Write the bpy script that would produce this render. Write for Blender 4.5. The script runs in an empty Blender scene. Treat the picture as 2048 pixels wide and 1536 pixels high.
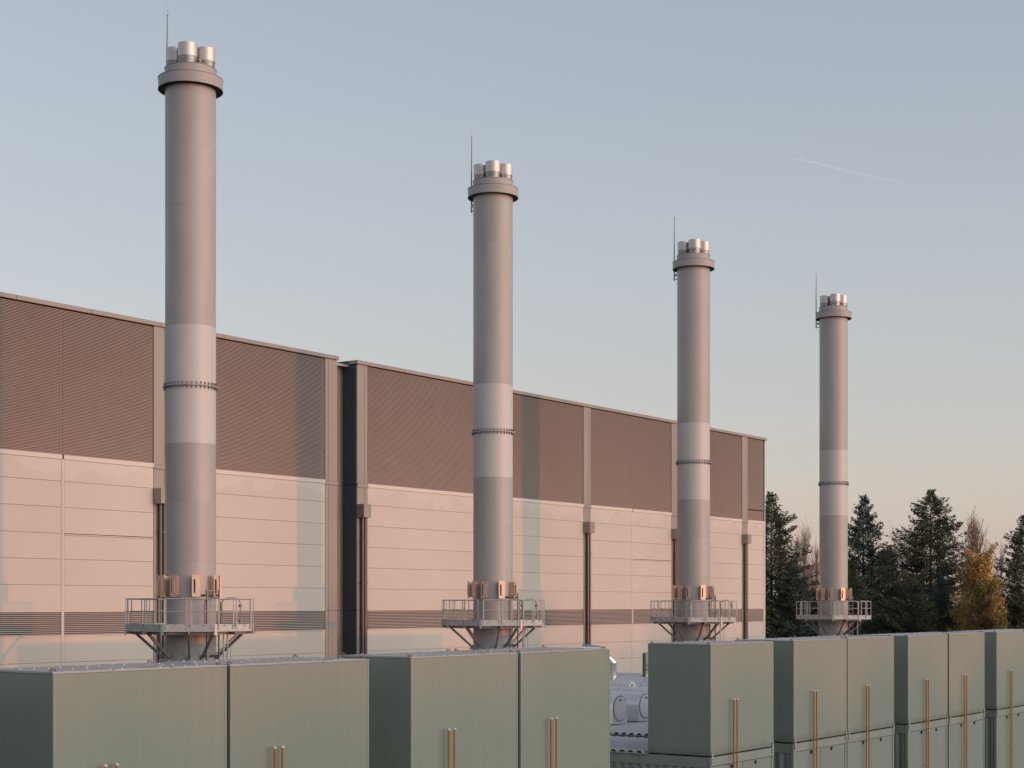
import bpy, math, random
from mathutils import Vector, Matrix
R = math.radians
sc = bpy.context.scene
col = sc.collection
CAMZ = 7.8
# ------------------------------------------------------------------ camera
TH = R(35.124)                                   # angle between the view and the hall's long facade (world X)
CT, ST = math.cos(TH), math.sin(TH)
cam = bpy.data.cameras.new('camera')
cam.lens = 56.25; cam.sensor_width = 36.0; cam.sensor_fit = 'HORIZONTAL'
cam.shift_y = 0.2153                             # rise of an architectural shift lens
cam.clip_start = 0.5; cam.clip_end = 20000
camo = bpy.data.objects.new('camera', cam); col.objects.link(camo)
camo.location = (0, 0, CAMZ)
camo.rotation_euler = (R(90), 0, math.atan2(ST, CT) - R(90))
sc.camera = camo
# ------------------------------------------------------------------ world and sun
SUN_EL, SUN_AZ = 0.85, 171.0                     # azimuth clockwise from +Y
w = bpy.data.worlds.new('World'); sc.world = w; w.use_nodes = True
nt = w.node_tree; nt.nodes.clear()
N = nt.nodes.new; L = nt.links.new
out = N('ShaderNodeOutputWorld')
sky = N('ShaderNodeTexSky'); sky.sky_type = 'NISHITA'; sky.sun_disc = False
sky.sun_elevation = R(SUN_EL); sky.sun_rotation = R(SUN_AZ)
sky.air_density = 1.0; sky.dust_density = 1.0; sky.ozone_density = 1.0
bg1 = N('ShaderNodeBackground'); bg1.inputs[1].default_value = 0.07
L(sky.outputs[0], bg1.inputs[0])
tc = N('ShaderNodeTexCoord'); sx = N('ShaderNodeSeparateXYZ'); L(tc.outputs['Generated'], sx.inputs[0])
mz = N('ShaderNodeMath'); mz.operation = 'ABSOLUTE'; L(sx.outputs[2], mz.inputs[0])
ramp = N('ShaderNodeValToRGB'); L(mz.outputs[0], ramp.inputs[0])
cr = ramp.color_ramp
stops = [(0.0, (.54, .45, .435)), (0.034, (.575, .49, .46)), (0.07, (.575, .54, .505)), (0.11, (.535, .54, .545)),
         (0.19, (.475, .51, .56)), (0.25, (.435, .48, .55)), (0.35, (.375, .43, .51)), (0.48, (.26, .31, .41)), (0.65, (.17, .20, .275)), (1.0, (.11, .135, .19))]
cr.elements[0].position = stops[0][0]; cr.elements[0].color = (*stops[0][1], 1)
cr.elements[1].position = stops[-1][0]; cr.elements[1].color = (*stops[-1][1], 1)
for p, c in stops[1:-1]:
    e = cr.elements.new(p); e.color = (*c, 1)
bg2 = N('ShaderNodeBackground'); L(ramp.outputs[0], bg2.inputs[0])
# clear-air scattering: brighter towards and away from the sun, darkest at right angles to it
sdv0 = (math.sin(R(SUN_AZ)) * math.cos(R(SUN_EL)), math.cos(R(SUN_AZ)) * math.cos(R(SUN_EL)), math.sin(R(SUN_EL)))
dt = N('ShaderNodeVectorMath'); dt.operation = 'DOT_PRODUCT'; L(tc.outputs['Generated'], dt.inputs[0]); dt.inputs[1].default_value = sdv0
def math_(op, a, b):
    n = N('ShaderNodeMath'); n.operation = op
    for k, x in ((0, a), (1, b)):
        if hasattr(x, 'is_output'): L(x, n.inputs[k])
        else: n.inputs[k].default_value = x
    return n.outputs[0]
d_ = dt.outputs['Value']
L(math_('ADD', math_('MULTIPLY', math_('MULTIPLY', d_, d_), .28), .93), bg2.inputs[1])
# the broad pale glow of haze around the setting sun
bg3 = N('ShaderNodeBackground'); bg3.inputs[0].default_value = (1.0, .87, .73, 1)
L(math_('MULTIPLY', math_('POWER', math_('MAXIMUM', d_, 0.0), 4.0), 3.35), bg3.inputs[1])
ad0 = N('ShaderNodeAddShader')
ad = N('ShaderNodeAddShader'); L(bg2.outputs[0], ad0.inputs[0]); L(bg3.outputs[0], ad0.inputs[1]); L(bg1.outputs[0], ad.inputs[0]); L(ad0.outputs[0], ad.inputs[1]); L(ad.outputs[0], out.inputs[0])
sun = bpy.data.lights.new('sun', 'SUN'); sun.energy = 0.95; sun.angle = R(0.5); sun.color = (1.0, .21, .04)
suno = bpy.data.objects.new('sun', sun); col.objects.link(suno)
sd = Vector((math.sin(R(SUN_AZ)) * math.cos(R(SUN_EL)), math.cos(R(SUN_AZ)) * math.cos(R(SUN_EL)), math.sin(R(SUN_EL))))
suno.rotation_euler = sd.to_track_quat('Z', 'Y').to_euler()
suno.location = (40, -60, 40)
vs = sc.view_settings
vs.view_transform = 'Standard'; vs.look = 'None'; vs.gamma = 1.0; vs.use_curve_mapping = False; vs.exposure = 0.0
sc.cycles.max_bounces = 8
# ------------------------------------------------------------------ materials
def mat(name, c, rough=.6, metal=0.0, var=.08, scale=2.0, stretch=(1, 1, 1), bump=0.0, bscale=40.0, rnd=0.0, spec=.5, c2=None):
    m = bpy.data.materials.new(name); m.use_nodes = True
    t = m.node_tree; b = t.nodes['Principled BSDF']
    b.inputs['Roughness'].default_value = rough; b.inputs['Metallic'].default_value = metal
    b.inputs['Specular IOR Level'].default_value = spec
    co = t.nodes.new('ShaderNodeTexCoord'); mp = t.nodes.new('ShaderNodeMapping'); mp.inputs['Scale'].default_value = stretch
    oi = t.nodes.new('ShaderNodeObjectInfo')
    t.links.new(co.outputs['Object'], mp.inputs[0])
    n = t.nodes.new('ShaderNodeTexNoise'); n.noise_dimensions = '4D'; n.inputs['Scale'].default_value = scale; n.inputs['Detail'].default_value = 6
    wm = t.nodes.new('ShaderNodeMath'); wm.operation = 'MULTIPLY'; wm.inputs[1].default_value = 31.0
    t.links.new(oi.outputs['Random'], wm.inputs[0]); t.links.new(wm.outputs[0], n.inputs['W'])
    t.links.new(mp.outputs[0], n.inputs['Vector'])
    mx = t.nodes.new('ShaderNodeMix'); mx.data_type = 'RGBA'
    lo = tuple(x * (1 - var) for x in c); hi = c2 if c2 else tuple(min(1, x * (1 + var)) for x in c)
    mx.inputs[6].default_value = (*lo, 1); mx.inputs[7].default_value = (*hi, 1)
    mr = t.nodes.new('ShaderNodeMapRange'); mr.inputs[1].default_value = .3; mr.inputs[2].default_value = .7
    t.links.new(n.outputs[0], mr.inputs[0]); t.links.new(mr.outputs[0], mx.inputs[0])
    last = mx.outputs[2]
    if rnd:
        h = t.nodes.new('ShaderNodeHueSaturation'); r2 = t.nodes.new('ShaderNodeMapRange')
        r2.inputs[3].default_value = 1 - rnd; r2.inputs[4].default_value = 1 + rnd
        t.links.new(oi.outputs['Random'], r2.inputs[0]); t.links.new(r2.outputs[0], h.inputs['Value']); t.links.new(last, h.inputs['Color'])
        last = h.outputs[0]
    t.links.new(last, b.inputs['Base Color'])
    if rough > .15:
        r3 = t.nodes.new('ShaderNodeMapRange'); r3.inputs[3].default_value = rough - .06; r3.inputs[4].default_value = rough + .06
        t.links.new(n.outputs[0], r3.inputs[0]); t.links.new(r3.outputs[0], b.inputs['Roughness'])
    if bump:
        n2 = t.nodes.new('ShaderNodeTexNoise'); n2.inputs['Scale'].default_value = bscale; n2.inputs['Detail'].default_value = 3
        t.links.new(mp.outputs[0], n2.inputs['Vector'])
        bp = t.nodes.new('ShaderNodeBump'); bp.inputs['Strength'].default_value = bump; bp.inputs['Distance'].default_value = .02
        t.links.new(n2.outputs[0], bp.inputs['Height']); t.links.new(bp.outputs[0], b.inputs['Normal'])
    return m
M = {}
M['steel'] = mat('painted_steel', (.37, .365, .36), .42, 0, .08, 1.2, (1, 1, .25), spec=.5)
M['steel_light'] = mat('light_painted_steel', (.50, .50, .50), .42, 0, .04, 1.2, (1, 1, .25))
M['collar'] = mat('collar_steel', (.36, .355, .355), .5, 0, .06, 1.5)
M['flue'] = mat('brushed_stainless', (.58, .56, .54), .45, .6, .06, 6, (1, 1, .1))
M['flue_low'] = mat('dull_stainless', (.5, .48, .46), .38, .85, .15, 8, (1, 1, .1))
M['galv'] = mat('galvanised_steel', (.44, .45, .455), .5, .4, .16, 8, bump=.1)
M['galv_dark'] = mat('weathered_galvanised_steel', (.22, .23, .24), .5, .4, .15, 6)
M['box'] = mat('stainless_box', (.60, .45, .36), .4, .5, .1, 6)
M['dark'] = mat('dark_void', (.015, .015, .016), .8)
M['panel'] = mat('cream_metal_cladding', (.555, .525, .49), .5, 0, .035, .25, (1, 1, 1), bump=.03, bscale=3, rnd=.015, spec=.35)
M['trim'] = mat('cream_trim', (.63, .60, .565), .5, 0, .02, .5)
M['slat'] = mat('bronze_louvre', (.41, .375, .35), .5, .0, .04, 1.0)
M['pillar'] = mat('bronze_cladding', (.30, .275, .255), .45, .1, .08, .5, (1, 1, .3))
M['pillar_shaded'] = mat('bronze_cladding_shaded', (.055, .07, .09), .4, .1, .08, .5, (1, 1, .3))  # bronze again, with the side faces' shade and cool reflection put into the colour
M['joint'] = mat('joint_shadow_gap', (.26, .23, .21), .8)
M['backing'] = mat('louvre_inner_sheet', (.46, .37, .33), .7, 0, .05, 1)
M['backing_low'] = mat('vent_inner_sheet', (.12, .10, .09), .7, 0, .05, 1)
M['joint_dark'] = mat('louvre_backing', (.012, .012, .013), .9)
M['pipe_dark'] = mat('dark_downpipe', (.10, .10, .105), .35, .35, .1, 3)
M['hopper'] = mat('hopper_metal', (.29, .27, .245), .45, .3, .06, 2)
M['green'] = mat('green_grey_paint', (.235, .27, .235), .6, 0, .03, 1.1, (6, 6, .3), bump=.05, bscale=6, rnd=.03, spec=.3)
M['green_low'] = mat('green_container_paint', (.235, .275, .25), .55, 0, .07, 1.3, (8, 8, .4), rnd=.04, spec=.3)
M['green_edge'] = mat('green_frame_paint', (.25, .285, .25), .5, 0, .1, 3)
M['roof'] = mat('module_roof_sheet', (.38, .41, .43), .35, .3, .1, 2)
M['roof_rib'] = mat('silver_roof_sheet', (.50, .52, .54), .35, .3, .08, 1.5)
M['bolt'] = mat('pale_bolt', (.75, .75, .74), .4, .2)
M['brass'] = mat('rusty_shackle', (.19, .15, .10), .6, .4, .3, 20)
M['orange'] = mat('orange_pipe_paint', (.43, .165, .02), .38, 0, .12, 6, (1, 1, .2))
M['cap'] = mat('pale_pipe_cap', (.62, .62, .6), .45)
M['duct'] = mat('silver_insulated_duct', (.82, .83, .84), .3, .5, .06, 2, bump=.12, bscale=3)
M['shiny'] = mat('polished_pipe_jacket', (.8, .8, .8), .16, 1.0, .05, 3, bump=.2, bscale=5)
M['asphalt'] = mat('asphalt_ground', (.055, .055, .056), .85, 0, .3, .4, bump=.3, bscale=30)
M['grass'] = mat('rough_grass', (.06, .07, .035), .9, 0, .3, .2)
M['bark'] = mat('dark_bark', (.075, .058, .045), .9, 0, .3, 5)
M['twig'] = mat('bare_twigs', (.24, .165, .125), .9, 0, .2, 2)
M['needle'] = mat('dark_fir_needles', (.055, .08, .06), .75, 0, .45, .55, rnd=.2, spec=.3, c2=(.15, .18, .10))
M['needle_b'] = mat('blue_green_fir_needles', (.06, .10, .085), .75, 0, .45, .6, rnd=.15, spec=.3, c2=(.14, .20, .17))
M['gold'] = mat('golden_autumn_leaves', (.50, .29, .10), .8, 0, .25, .5, spec=.2, c2=(.72, .50, .20))
M['olive'] = mat('yellow_green_leaves', (.22, .18, .05), .8, 0, .35, .5, spec=.2, c2=(.40, .31, .09))
M['rust_leaf'] = mat('faded_autumn_leaves', (.16, .11, .05), .8, 0, .3, .5, spec=.2)
M['white'] = mat('white_render', (.62, .62, .63), .7, 0, .05, 1)
M['woods'] = mat('distant_foliage', (.03, .035, .02), .9, 0, .4, .1)
# paler tone with a noisy edge along the top of the cream cladding
t = M['panel'].node_tree; b = t.nodes['Principled BSDF']; src = b.inputs['Base Color'].links[0].from_socket
co = t.nodes.new('ShaderNodeTexCoord'); sp_ = t.nodes.new('ShaderNodeSeparateXYZ'); t.links.new(co.outputs['Object'], sp_.inputs[0])
nz = t.nodes.new('ShaderNodeTexNoise'); nz.inputs['Scale'].default_value = .5; nz.inputs['Detail'].default_value = 2.5; t.links.new(co.outputs['Object'], nz.inputs['Vector'])
m1_ = t.nodes.new('ShaderNodeMath'); m1_.operation = 'MULTIPLY_ADD'; m1_.inputs[1].default_value = -3.0; t.links.new(nz.outputs[0], m1_.inputs[0]); t.links.new(sp_.outputs[2], m1_.inputs[2])
mr = t.nodes.new('ShaderNodeMapRange'); mr.inputs[1].default_value = CAMZ + 5.75 - 1.5 - .03; mr.inputs[2].default_value = CAMZ + 5.75 - 1.5 + .03; mr.inputs[3].default_value = 0; mr.inputs[4].default_value = .24
t.links.new(m1_.outputs[0], mr.inputs[0])
mx = t.nodes.new('ShaderNodeMix'); mx.data_type = 'RGBA'; mx.inputs[7].default_value = (.70, .66, .61, 1)
t.links.new(mr.outputs[0], mx.inputs[0]); t.links.new(src, mx.inputs[6]); t.links.new(mx.outputs[2], b.inputs['Base Color'])
# algae and dirt along the foot of the module walls
t = M['green'].node_tree; b = t.nodes['Principled BSDF']; src = b.inputs['Base Color'].links[0].from_socket
co = t.nodes.new('ShaderNodeTexCoord'); sp_ = t.nodes.new('ShaderNodeSeparateXYZ'); t.links.new(co.outputs['Object'], sp_.inputs[0])
nz = t.nodes.new('ShaderNodeTexNoise'); nz.inputs['Scale'].default_value = 1.6; nz.inputs['Detail'].default_value = 5; t.links.new(co.outputs['Object'], nz.inputs['Vector'])
m1_ = t.nodes.new('ShaderNodeMath'); m1_.operation = 'MULTIPLY_ADD'; m1_.inputs[1].default_value = -.5; t.links.new(nz.outputs[0], m1_.inputs[0]); t.links.new(sp_.outputs[2], m1_.inputs[2])
mr = t.nodes.new('ShaderNodeMapRange'); mr.inputs[1].default_value = 3.37 - .25; mr.inputs[2].default_value = 3.37 + .02; mr.inputs[3].default_value = .45; mr.inputs[4].default_value = 0
t.links.new(m1_.outputs[0], mr.inputs[0])
mx = t.nodes.new('ShaderNodeMix'); mx.data_type = 'RGBA'; mx.inputs[7].default_value = (.10, .13, .08, 1)
t.links.new(mr.outputs[0], mx.inputs[0]); t.links.new(src, mx.inputs[6]); t.links.new(mx.outputs[2], b.inputs['Base Color'])
# ------------------------------------------------------------------ mesh helpers
class MB:
    def __init__(s): s.v = []; s.f = []; s.sm = []
    def add(s, vs_, fs_, smooth=False):
        o = len(s.v); s.v += [tuple(p) for p in vs_]
        for f_ in fs_: s.f.append(tuple(o + i for i in f_)); s.sm.append(smooth)
        return s
    def box(s, x0, x1, y0, y1, z0, z1, mtx=None):
        v = [(x0, y0, z0), (x1, y0, z0), (x1, y1, z0), (x0, y1, z0), (x0, y0, z1), (x1, y0, z1), (x1, y1, z1), (x0, y1, z1)]
        if mtx is not None: v = [mtx @ Vector(p) for p in v]
        return s.add(v, [(0, 3, 2, 1), (4, 5, 6, 7), (0, 1, 5, 4), (1, 2, 6, 5), (2, 3, 7, 6), (3, 0, 4, 7)])
    def bevbox(s, x0, x1, y0, y1, z0, z1, b=.02):
        # box with chamfered vertical and horizontal edges
        bm = []
        xs = (x0, x1); ys = (y0, y1); zs = (z0, z1)
        v = []; idx = {}
        for i in (0, 1):
            for j in (0, 1):
                for k in (0, 1):
                    X, Y, Z = xs[i], ys[j], zs[k]
                    dx = b if i == 0 else -b; dy = b if j == 0 else -b; dz = b if k == 0 else -b
                    for a, p in enumerate(((X, Y + dy, Z + dz), (X + dx, Y, Z + dz), (X + dx, Y + dy, Z))):
                        idx[(i, j, k, a)] = len(v); v.append(p)
        I = idx; f = []
        for i in (0, 1):
            q = [I[(i, 0, 0, 0)], I[(i, 1, 0, 0)], I[(i, 1, 1, 0)], I[(i, 0, 1, 0)]]; f.append(q if i else q[::-1])
        for j in (0, 1):
            q = [I[(0, j, 0, 1)], I[(1, j, 0, 1)], I[(1, j, 1, 1)], I[(0, j, 1, 1)]]; f.append(q[::-1] if j else q)
        for k in (0, 1):
            q = [I[(0, 0, k, 2)], I[(1, 0, k, 2)], I[(1, 1, k, 2)], I[(0, 1, k, 2)]]; f.append(q if k else q[::-1])
        for j in (0, 1):
            for k in (0, 1): f.append([I[(0, j, k, 1)], I[(1, j, k, 1)], I[(1, j, k, 2)], I[(0, j, k, 2)]])
        for i in (0, 1):
            for k in (0, 1): f.append([I[(i, 0, k, 0)], I[(i, 1, k, 0)], I[(i, 1, k, 2)], I[(i, 0, k, 2)]])
        for i in (0, 1):
            for j in (0, 1): f.append([I[(i, j, 0, 0)], I[(i, j, 1, 0)], I[(i, j, 1, 1)], I[(i, j, 0, 1)]])
        for i in (0, 1):
            for j in (0, 1):
                for k in (0, 1): f.append([I[(i, j, k, 0)], I[(i, j, k, 1)], I[(i, j, k, 2)]])
        return s.add(v, f)
    def lathe(s, prof, n=48, cx=0, cy=0, caps=True, smooth=True, close=False):
        # prof: list of (r, z)
        v = []; f = []
        for r, z in prof:
            for i in range(n):
                a = 2 * math.pi * i / n; v.append((cx + r * math.cos(a), cy + r * math.sin(a), z))
        m = len(prof)
        # split sharp corners by duplicating rings per segment
        vv = []; ff = []
        segs = range(m if close else m - 1)
        for k in segs:
            o = len(vv); a0 = k * n; b0 = ((k + 1) % m) * n
            vv += v[a0:a0 + n] + v[b0:b0 + n]
            ff += [(o + i, o + (i + 1) % n, o + n + (i + 1) % n, o + n + i) for i in range(n)]
        s.add(vv, ff, smooth)
        if caps and not close:
            s.add(v[:n], [tuple(range(n))[::-1]]); s.add(v[(m - 1) * n:], [tuple(range(n))])
        return s
    def tube(s, pts, r, n=8, caps=True):
        pts = [Vector(p) for p in pts]; rs = r if isinstance(r, (list, tuple)) else [r] * len(pts)
        v = []; up = None
        for i, p in enumerate(pts):
            d = (pts[min(i + 1, len(pts) - 1)] - pts[max(i - 1, 0)]).normalized()
            if up is None: up = d.orthogonal().normalized()
            up = (up - d * up.dot(d)); up = up.normalized() if up.length > 1e-6 else d.orthogonal().normalized()
            sd_ = d.cross(up)
            for k in range(n):
                a = 2 * math.pi * k / n; v.append(p + (up * math.cos(a) + sd_ * math.sin(a)) * rs[i])
        f = []
        for i in range(len(pts) - 1):
            for k in range(n): f.append((i * n + k, i * n + (k + 1) % n, (i + 1) * n + (k + 1) % n, (i + 1) * n + k))
        s.add(v, f, True)
        if caps: s.add(v[:n], [tuple(range(n))[::-1]]); s.add(v[-n:], [tuple(range(n))])
        return s
    def bar(s, a, b, wd, hd, up=(0, 0, 1)):
        a = Vector(a); b = Vector(b); d = (b - a).normalized(); u = Vector(up); x = d.cross(u).normalized(); u = x.cross(d)
        v = []
        for p in (a, b):
            for i, j in ((-1, -1), (1, -1), (1, 1), (-1, 1)): v.append(p + x * i * wd / 2 + u * j * hd / 2)
        return s.add(v, [(3, 2, 1, 0), (4, 5, 6, 7), (0, 1, 5, 4), (1, 2, 6, 5), (2, 3, 7, 6), (3, 0, 4, 7)])
    def mesh(s, name):
        me = bpy.data.meshes.new(name); me.from_pydata(s.v, [], s.f)
        me.polygons.foreach_set('use_smooth', s.sm)
        return me
    def build(s, name, m, parent=None, kind=None, label=None):
        me = s.mesh(name); me.materials.append(M[m])
        return put(name, me, parent, kind, label)
def put(name, me, parent=None, kind=None, label=None, loc=None):
    o = bpy.data.objects.new(name, me); col.objects.link(o)
    if parent is not None: o.parent = parent
    if kind: o['kind'] = kind
    if label: o['label'] = label
    if loc is not None: o.location = loc
    return o
def tag(o, label, cat, group=None, kind=None):
    o['label'] = label; o['category'] = cat
    if group: o['group'] = group
    if kind: o['kind'] = kind
    return o
def thing(name, label, cat, loc=(0, 0, 0), group=None):
    o = bpy.data.objects.new(name, None); col.objects.link(o); o.location = loc; o.empty_display_size = .3
    return tag(o, label, cat, group)
kids = {}
def copy_tree(o, parent=None):
    c = o.copy(); col.objects.link(c); c.parent = parent
    for ch in kids.get(o.name, []): copy_tree(ch, c)
    return c
def index_kids():
    kids.clear()
    for o in bpy.data.objects:
        if o.parent: kids.setdefault(o.parent.name, []).append(o)
rng = random.Random(7)
def polar(g, r, z=0):                       # g degrees from -Y (towards the modules) round to +X
    a = R(g); return Vector((math.sin(a) * r, -math.cos(a) * r, z))
def planar(rt, tw, z=0):                    # measured to the camera's right / towards the camera
    return Vector((rt * ST - tw * CT, -rt * CT - tw * ST, z))
def ray(px, d, z=0):                        # a place d metres out in the view's depth
    t = (px - 1024) / 3200.0
    return Vector((d * (CT + t * ST), d * (ST - t * CT), z))
# ------------------------------------------------------------------ ground
g = MB().add([(-4000, -4000, 0), (6000, -4000, 0), (6000, 6000, 0), (-4000, 6000, 0)], [(0, 1, 2, 3)]).build('ground', 'grass'); g['kind'] = 'structure'
g = MB().add([(-40, -30, .004), (112, -30, .004), (112, 100, .004), (-40, 100, .004)], [(0, 1, 2, 3)]).build('yard_pavement', 'asphalt'); g['kind'] = 'structure'
# the wooded rise behind the photographer, towards the sunset
b = MB(); r1 = random.Random(3)
for i in range(330):
    x = -260 + i * 2.05 + r1.uniform(-2, 2); y = -232 + r1.uniform(-14, 4)
    h = 9.9 + .9 * math.sin(x * .045) + r1.uniform(-1.2, .9); rad = r1.uniform(2.2, 4)
    prof = [(rad * .5, 0), (rad, h * .25), (rad * 1.05, h * .55), (rad * .9, h * .8), (rad * .55, h * .94), (.05, h)]
    b.lathe([(q * r1.uniform(.85, 1.15), z) for q, z in prof], 7, x, y, caps=False)
o = b.build('distant_woods', 'woods'); tag(o, 'low dark woods on the sunset side of the yard', 'woods', kind='stuff')
# ------------------------------------------------------------------ the hall
hall = thing('industrial_hall', 'long industrial hall with bronze louvres above cream cladding panels', 'building', (62, 54.1, 0))
HX = -62.0; YF = 54.1
def hb(name, x0, x1, y0, y1, z0, z1, m, bev=None, **k):      # coordinates along the facade, depth from its face, height from the eye line
    q = MB()
    (q.bevbox if bev else q.box)(*([x0 + HX, x1 + HX, y0, y1, z0 + CAMZ, z1 + CAMZ] + ([bev] if bev else [])))
    return q.build(name, m, hall, **k)
ZT = 12.62
hb('wall', 30, 61.45, .35, 40, -CAMZ, ZT - .1, 'joint_dark')
hb('wall', 62.99, 110.30, .35, 40, -CAMZ, ZT - .1, 'joint_dark')
hb('wall', 61.45, 62.99, 1.1, 40, -CAMZ, ZT - .35, 'joint_dark')
hb('end_wall', 110.30, 110.41, .06, 40, -CAMZ, ZT - .2, 'panel')
bays = [(34.0, 44.03), (44.19, 49.14), (50.05, 60.53), (63.83, 73.75), (74.65, 84.71), (85.55, 90.62), (90.76, 95.89), (96.75, 106.44), (107.35, 109.95)]
rows = [(5.17, 6.10), (4.08, 5.17), (2.98, 4.08), (1.90, 2.98), (.81, 1.90), (-.30, .81), (-2.43, -1.31), (-3.53, -2.43), (-4.63, -3.53), (-5.73, -4.63), (-7.8, -5.73)]
def slat_mesh(x0, x1, z0, z1, pitch, miss=()):
    q = MB(); n = round((z1 - z0) / pitch)
    for i in range(n):
        z = z0 + i * pitch
        if i in miss: continue
        h = pitch * .46; a = x0 + HX; c_ = x1 + HX; zz = z + CAMZ + pitch * .1
        v = [(a, -.012, zz), (c_, -.012, zz), (c_, .012, zz + h), (a, .012, zz + h), (a, .098, zz + .004), (c_, .098, zz + .004)]
        q.add(v, [(0, 1, 2, 3), (0, 4, 5, 1), (0, 3, 4), (1, 5, 2)])
    return q
for bi, (x0, x1) in enumerate(bays):
    for z0, z1 in rows:
        j = .006
        hb('wall_panel', x0 + .008, x1 - .008, 0, .08, z0 + j, z1 - j, 'panel', bev=.008)
    hb('panel_joint_backing', x0, x1, .045, .10, -.30, 6.10, 'joint')
    hb('panel_joint_backing', x0, x1, .045, .10, -CAMZ, -1.31, 'joint')
    hb('louvre_trim', x0 - .03, x1 + .03, -.035, .12, 6.10, 6.29, 'trim')
    hb('louvre_backing', x0, x1, .10, .14, 6.29, 12.42, 'backing')
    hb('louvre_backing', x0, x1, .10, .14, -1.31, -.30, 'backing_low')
    segs = [(x0, x1)]
    for a, c_ in segs:
        e0 = -.07 if abs(a - 44.19) < .01 or abs(a - 90.76) < .01 else .02; e1 = -.07 if abs(c_ - 44.03) < .01 or abs(c_ - 90.62) < .01 else .02
        slat_mesh(a + e0, c_ - e1, 6.30, 12.40, .0615, miss=(12, 13) if bi == 8 else ()).build('louvre_slats', 'slat', hall, kind='stuff')
        slat_mesh(a + .03, c_ - .03, -1.29, -.32, .081).build('louvre_slats', 'slat', hall, kind='stuff')
    hb('louvre_sill', x0, x1, -.03, .10, -1.335, -1.295, 'trim')
    hb('louvre_head', x0, x1, -.015, .10, -.318, -.29, 'trim')
for x in (44.11, 90.69):
    hb('cover_strip', x - .078, x + .078, -.006, .09, -CAMZ, 6.10, 'panel')
    hb('louvre_mullion', x - .078, x + .078, .085, .12, 6.30, 12.42, 'backing')
hb('blade_gap_shade', 107.38, 109.92, .02, .09, 7.03, 7.11, 'joint_dark')  # black strip paints the shade inside the gap of the missing blades
hb('corner_panel', 109.97, 110.30, -.004, .3, -CAMZ, 6.28, 'panel')
for x0, x1 in ((44.22, 49.12), (90.79, 95.87)):
    hb('drip_flashing', x0, x1, -.05, .02, 2.93, 2.965, 'trim')
    hb('open_joint', x0, x1, -.003, .02, 2.965, 3.0, 'joint_dark')
pillars = [(49.14, 50.05), (60.53, 61.45), (62.99, 63.83), (73.75, 74.65), (84.71, 85.55), (95.89, 96.75), (106.44, 107.35)]
for k, (x0, x1) in enumerate(pillars):
    sp = x0 + (x1 - x0) * (.7 if k != 1 else .27)
    for a, c_ in ((x0 + .01, sp - .008), (sp + .008, x1 - .01)):
        hb('pillar_panel', a, c_, -.01, .3, 6.27, 12.42, 'pillar', bev=.006)
        hb('pillar_panel', a, c_, -.01, .3, -.30, 6.05, 'pillar', bev=.006)
        hb('pillar_panel', a, c_, -.01, .3, -CAMZ, -.315, 'pillar', bev=.006)
    hb('pillar_band', x0, x1, -.05, .2, 6.06, 6.26, 'pillar')
    hb('pillar_backing', x0, x1, .05, .31, -CAMZ, 12.4, 'joint_dark')
    if k != 1:
        hp = hb('rain_hopper', x0 - .02, x0 + .54, -.50, -.012, 4.49, 5.18, 'hopper', bev=.01)
        for dx, rr, mm in ((.28, .085, 'pipe_dark'), (.50, .10, 'pipe_dark')):
            MB().lathe([(rr, 0), (rr, 4.49 + CAMZ)], 20, x0 + dx + HX, -.13, caps=False).build('downpipe', mm, hall)
        q = MB()
        for z in (3.2, 1.1, -1.2, -3.4):
            q.box(x0 + .16 + HX, x0 + .64 + HX, -.24, -.01, z + CAMZ, z + .03 + CAMZ)
        q.build('pipe_bracket', 'pipe_dark', hall)
# recess between the two halves
for z0, z1 in ((6.2, 12.35), (-.3, 6.18), (-CAMZ, -.32)):
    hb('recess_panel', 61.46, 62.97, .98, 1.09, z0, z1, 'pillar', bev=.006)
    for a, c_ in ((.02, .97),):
        hb('recess_side_panel', 62.94, 62.99, a, c_, z0, z1, 'pillar_shaded', bev=.006)
hb('corner_strip', 62.925, 62.94, .93, .96, -CAMZ, 12.3, 'pillar')
# parapet capping in lengths
def caps(x0, x1):
    x = x0
    while x < x1 - .1:
        e = min(x + 3.9, x1); hb('parapet_cap', x + .006, e - .006, -.09, .5, 12.43, ZT, 'pillar', bev=.01); x = e
caps(30, 61.52); caps(62.91, 110.45)
hb('parapet_cap', 61.52, 62.9, .92, 1.5, 12.30, 12.47, 'pillar', bev=.01)
hb('parapet_cap', 62.91, 63.3, .5, 1.3, 12.43, ZT, 'pillar_shaded', bev=.01)
hb('parapet_shadow_gap', 30, 61.45, .02, .3, 12.40, 12.43, 'joint_dark'); hb('parapet_shadow_gap', 62.99, 110.3, .02, .3, 12.40, 12.43, 'joint_dark')
hb('roof', 30, 110.3, .5, 40, 12.3, 12.4, 'roof')
# ------------------------------------------------------------------ chimneys
CH = thing('flue_chimney', 'tallest looking grey chimney nearest the camera, in front of the hall at left', 'chimney', (41.78, 44, 0), 'grey steel chimneys in a row before the hall')
SR = .93
def zc(z): return z + CAMZ
zs = [19.83, 19.05, 16.87, 14.67, 12.47, 10.28, 8.09, 5.93, 3.77, 1.57, -.62, -2.8, -5.0, -7.8]
for i in range(len(zs) - 1):
    hi, lo = zc(zs[i]), zc(zs[i + 1]); light = i in (5, 6)
    q = MB().lathe([(SR - .004, lo), (SR - .004, lo + .006), (SR, lo + .010), (SR, hi - .010), (SR - .004, hi - .006), (SR - .004, hi)], 96, caps=(i == 0))
    q.build('shaft_section', 'steel_light' if light else 'steel', CH, label='paler band of the shaft' if light else None)
q = MB()
for i in range(1, len(zs) - 1):
    a = (12 if i % 2 else 26); q.bar(polar(a, SR + .0, zc(zs[i + 1]) + .02), polar(a, SR + .0, zc(zs[i]) - .02), .014, .006, polar(a, 1))
q.build('vertical_seam', 'collar', CH)
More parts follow.
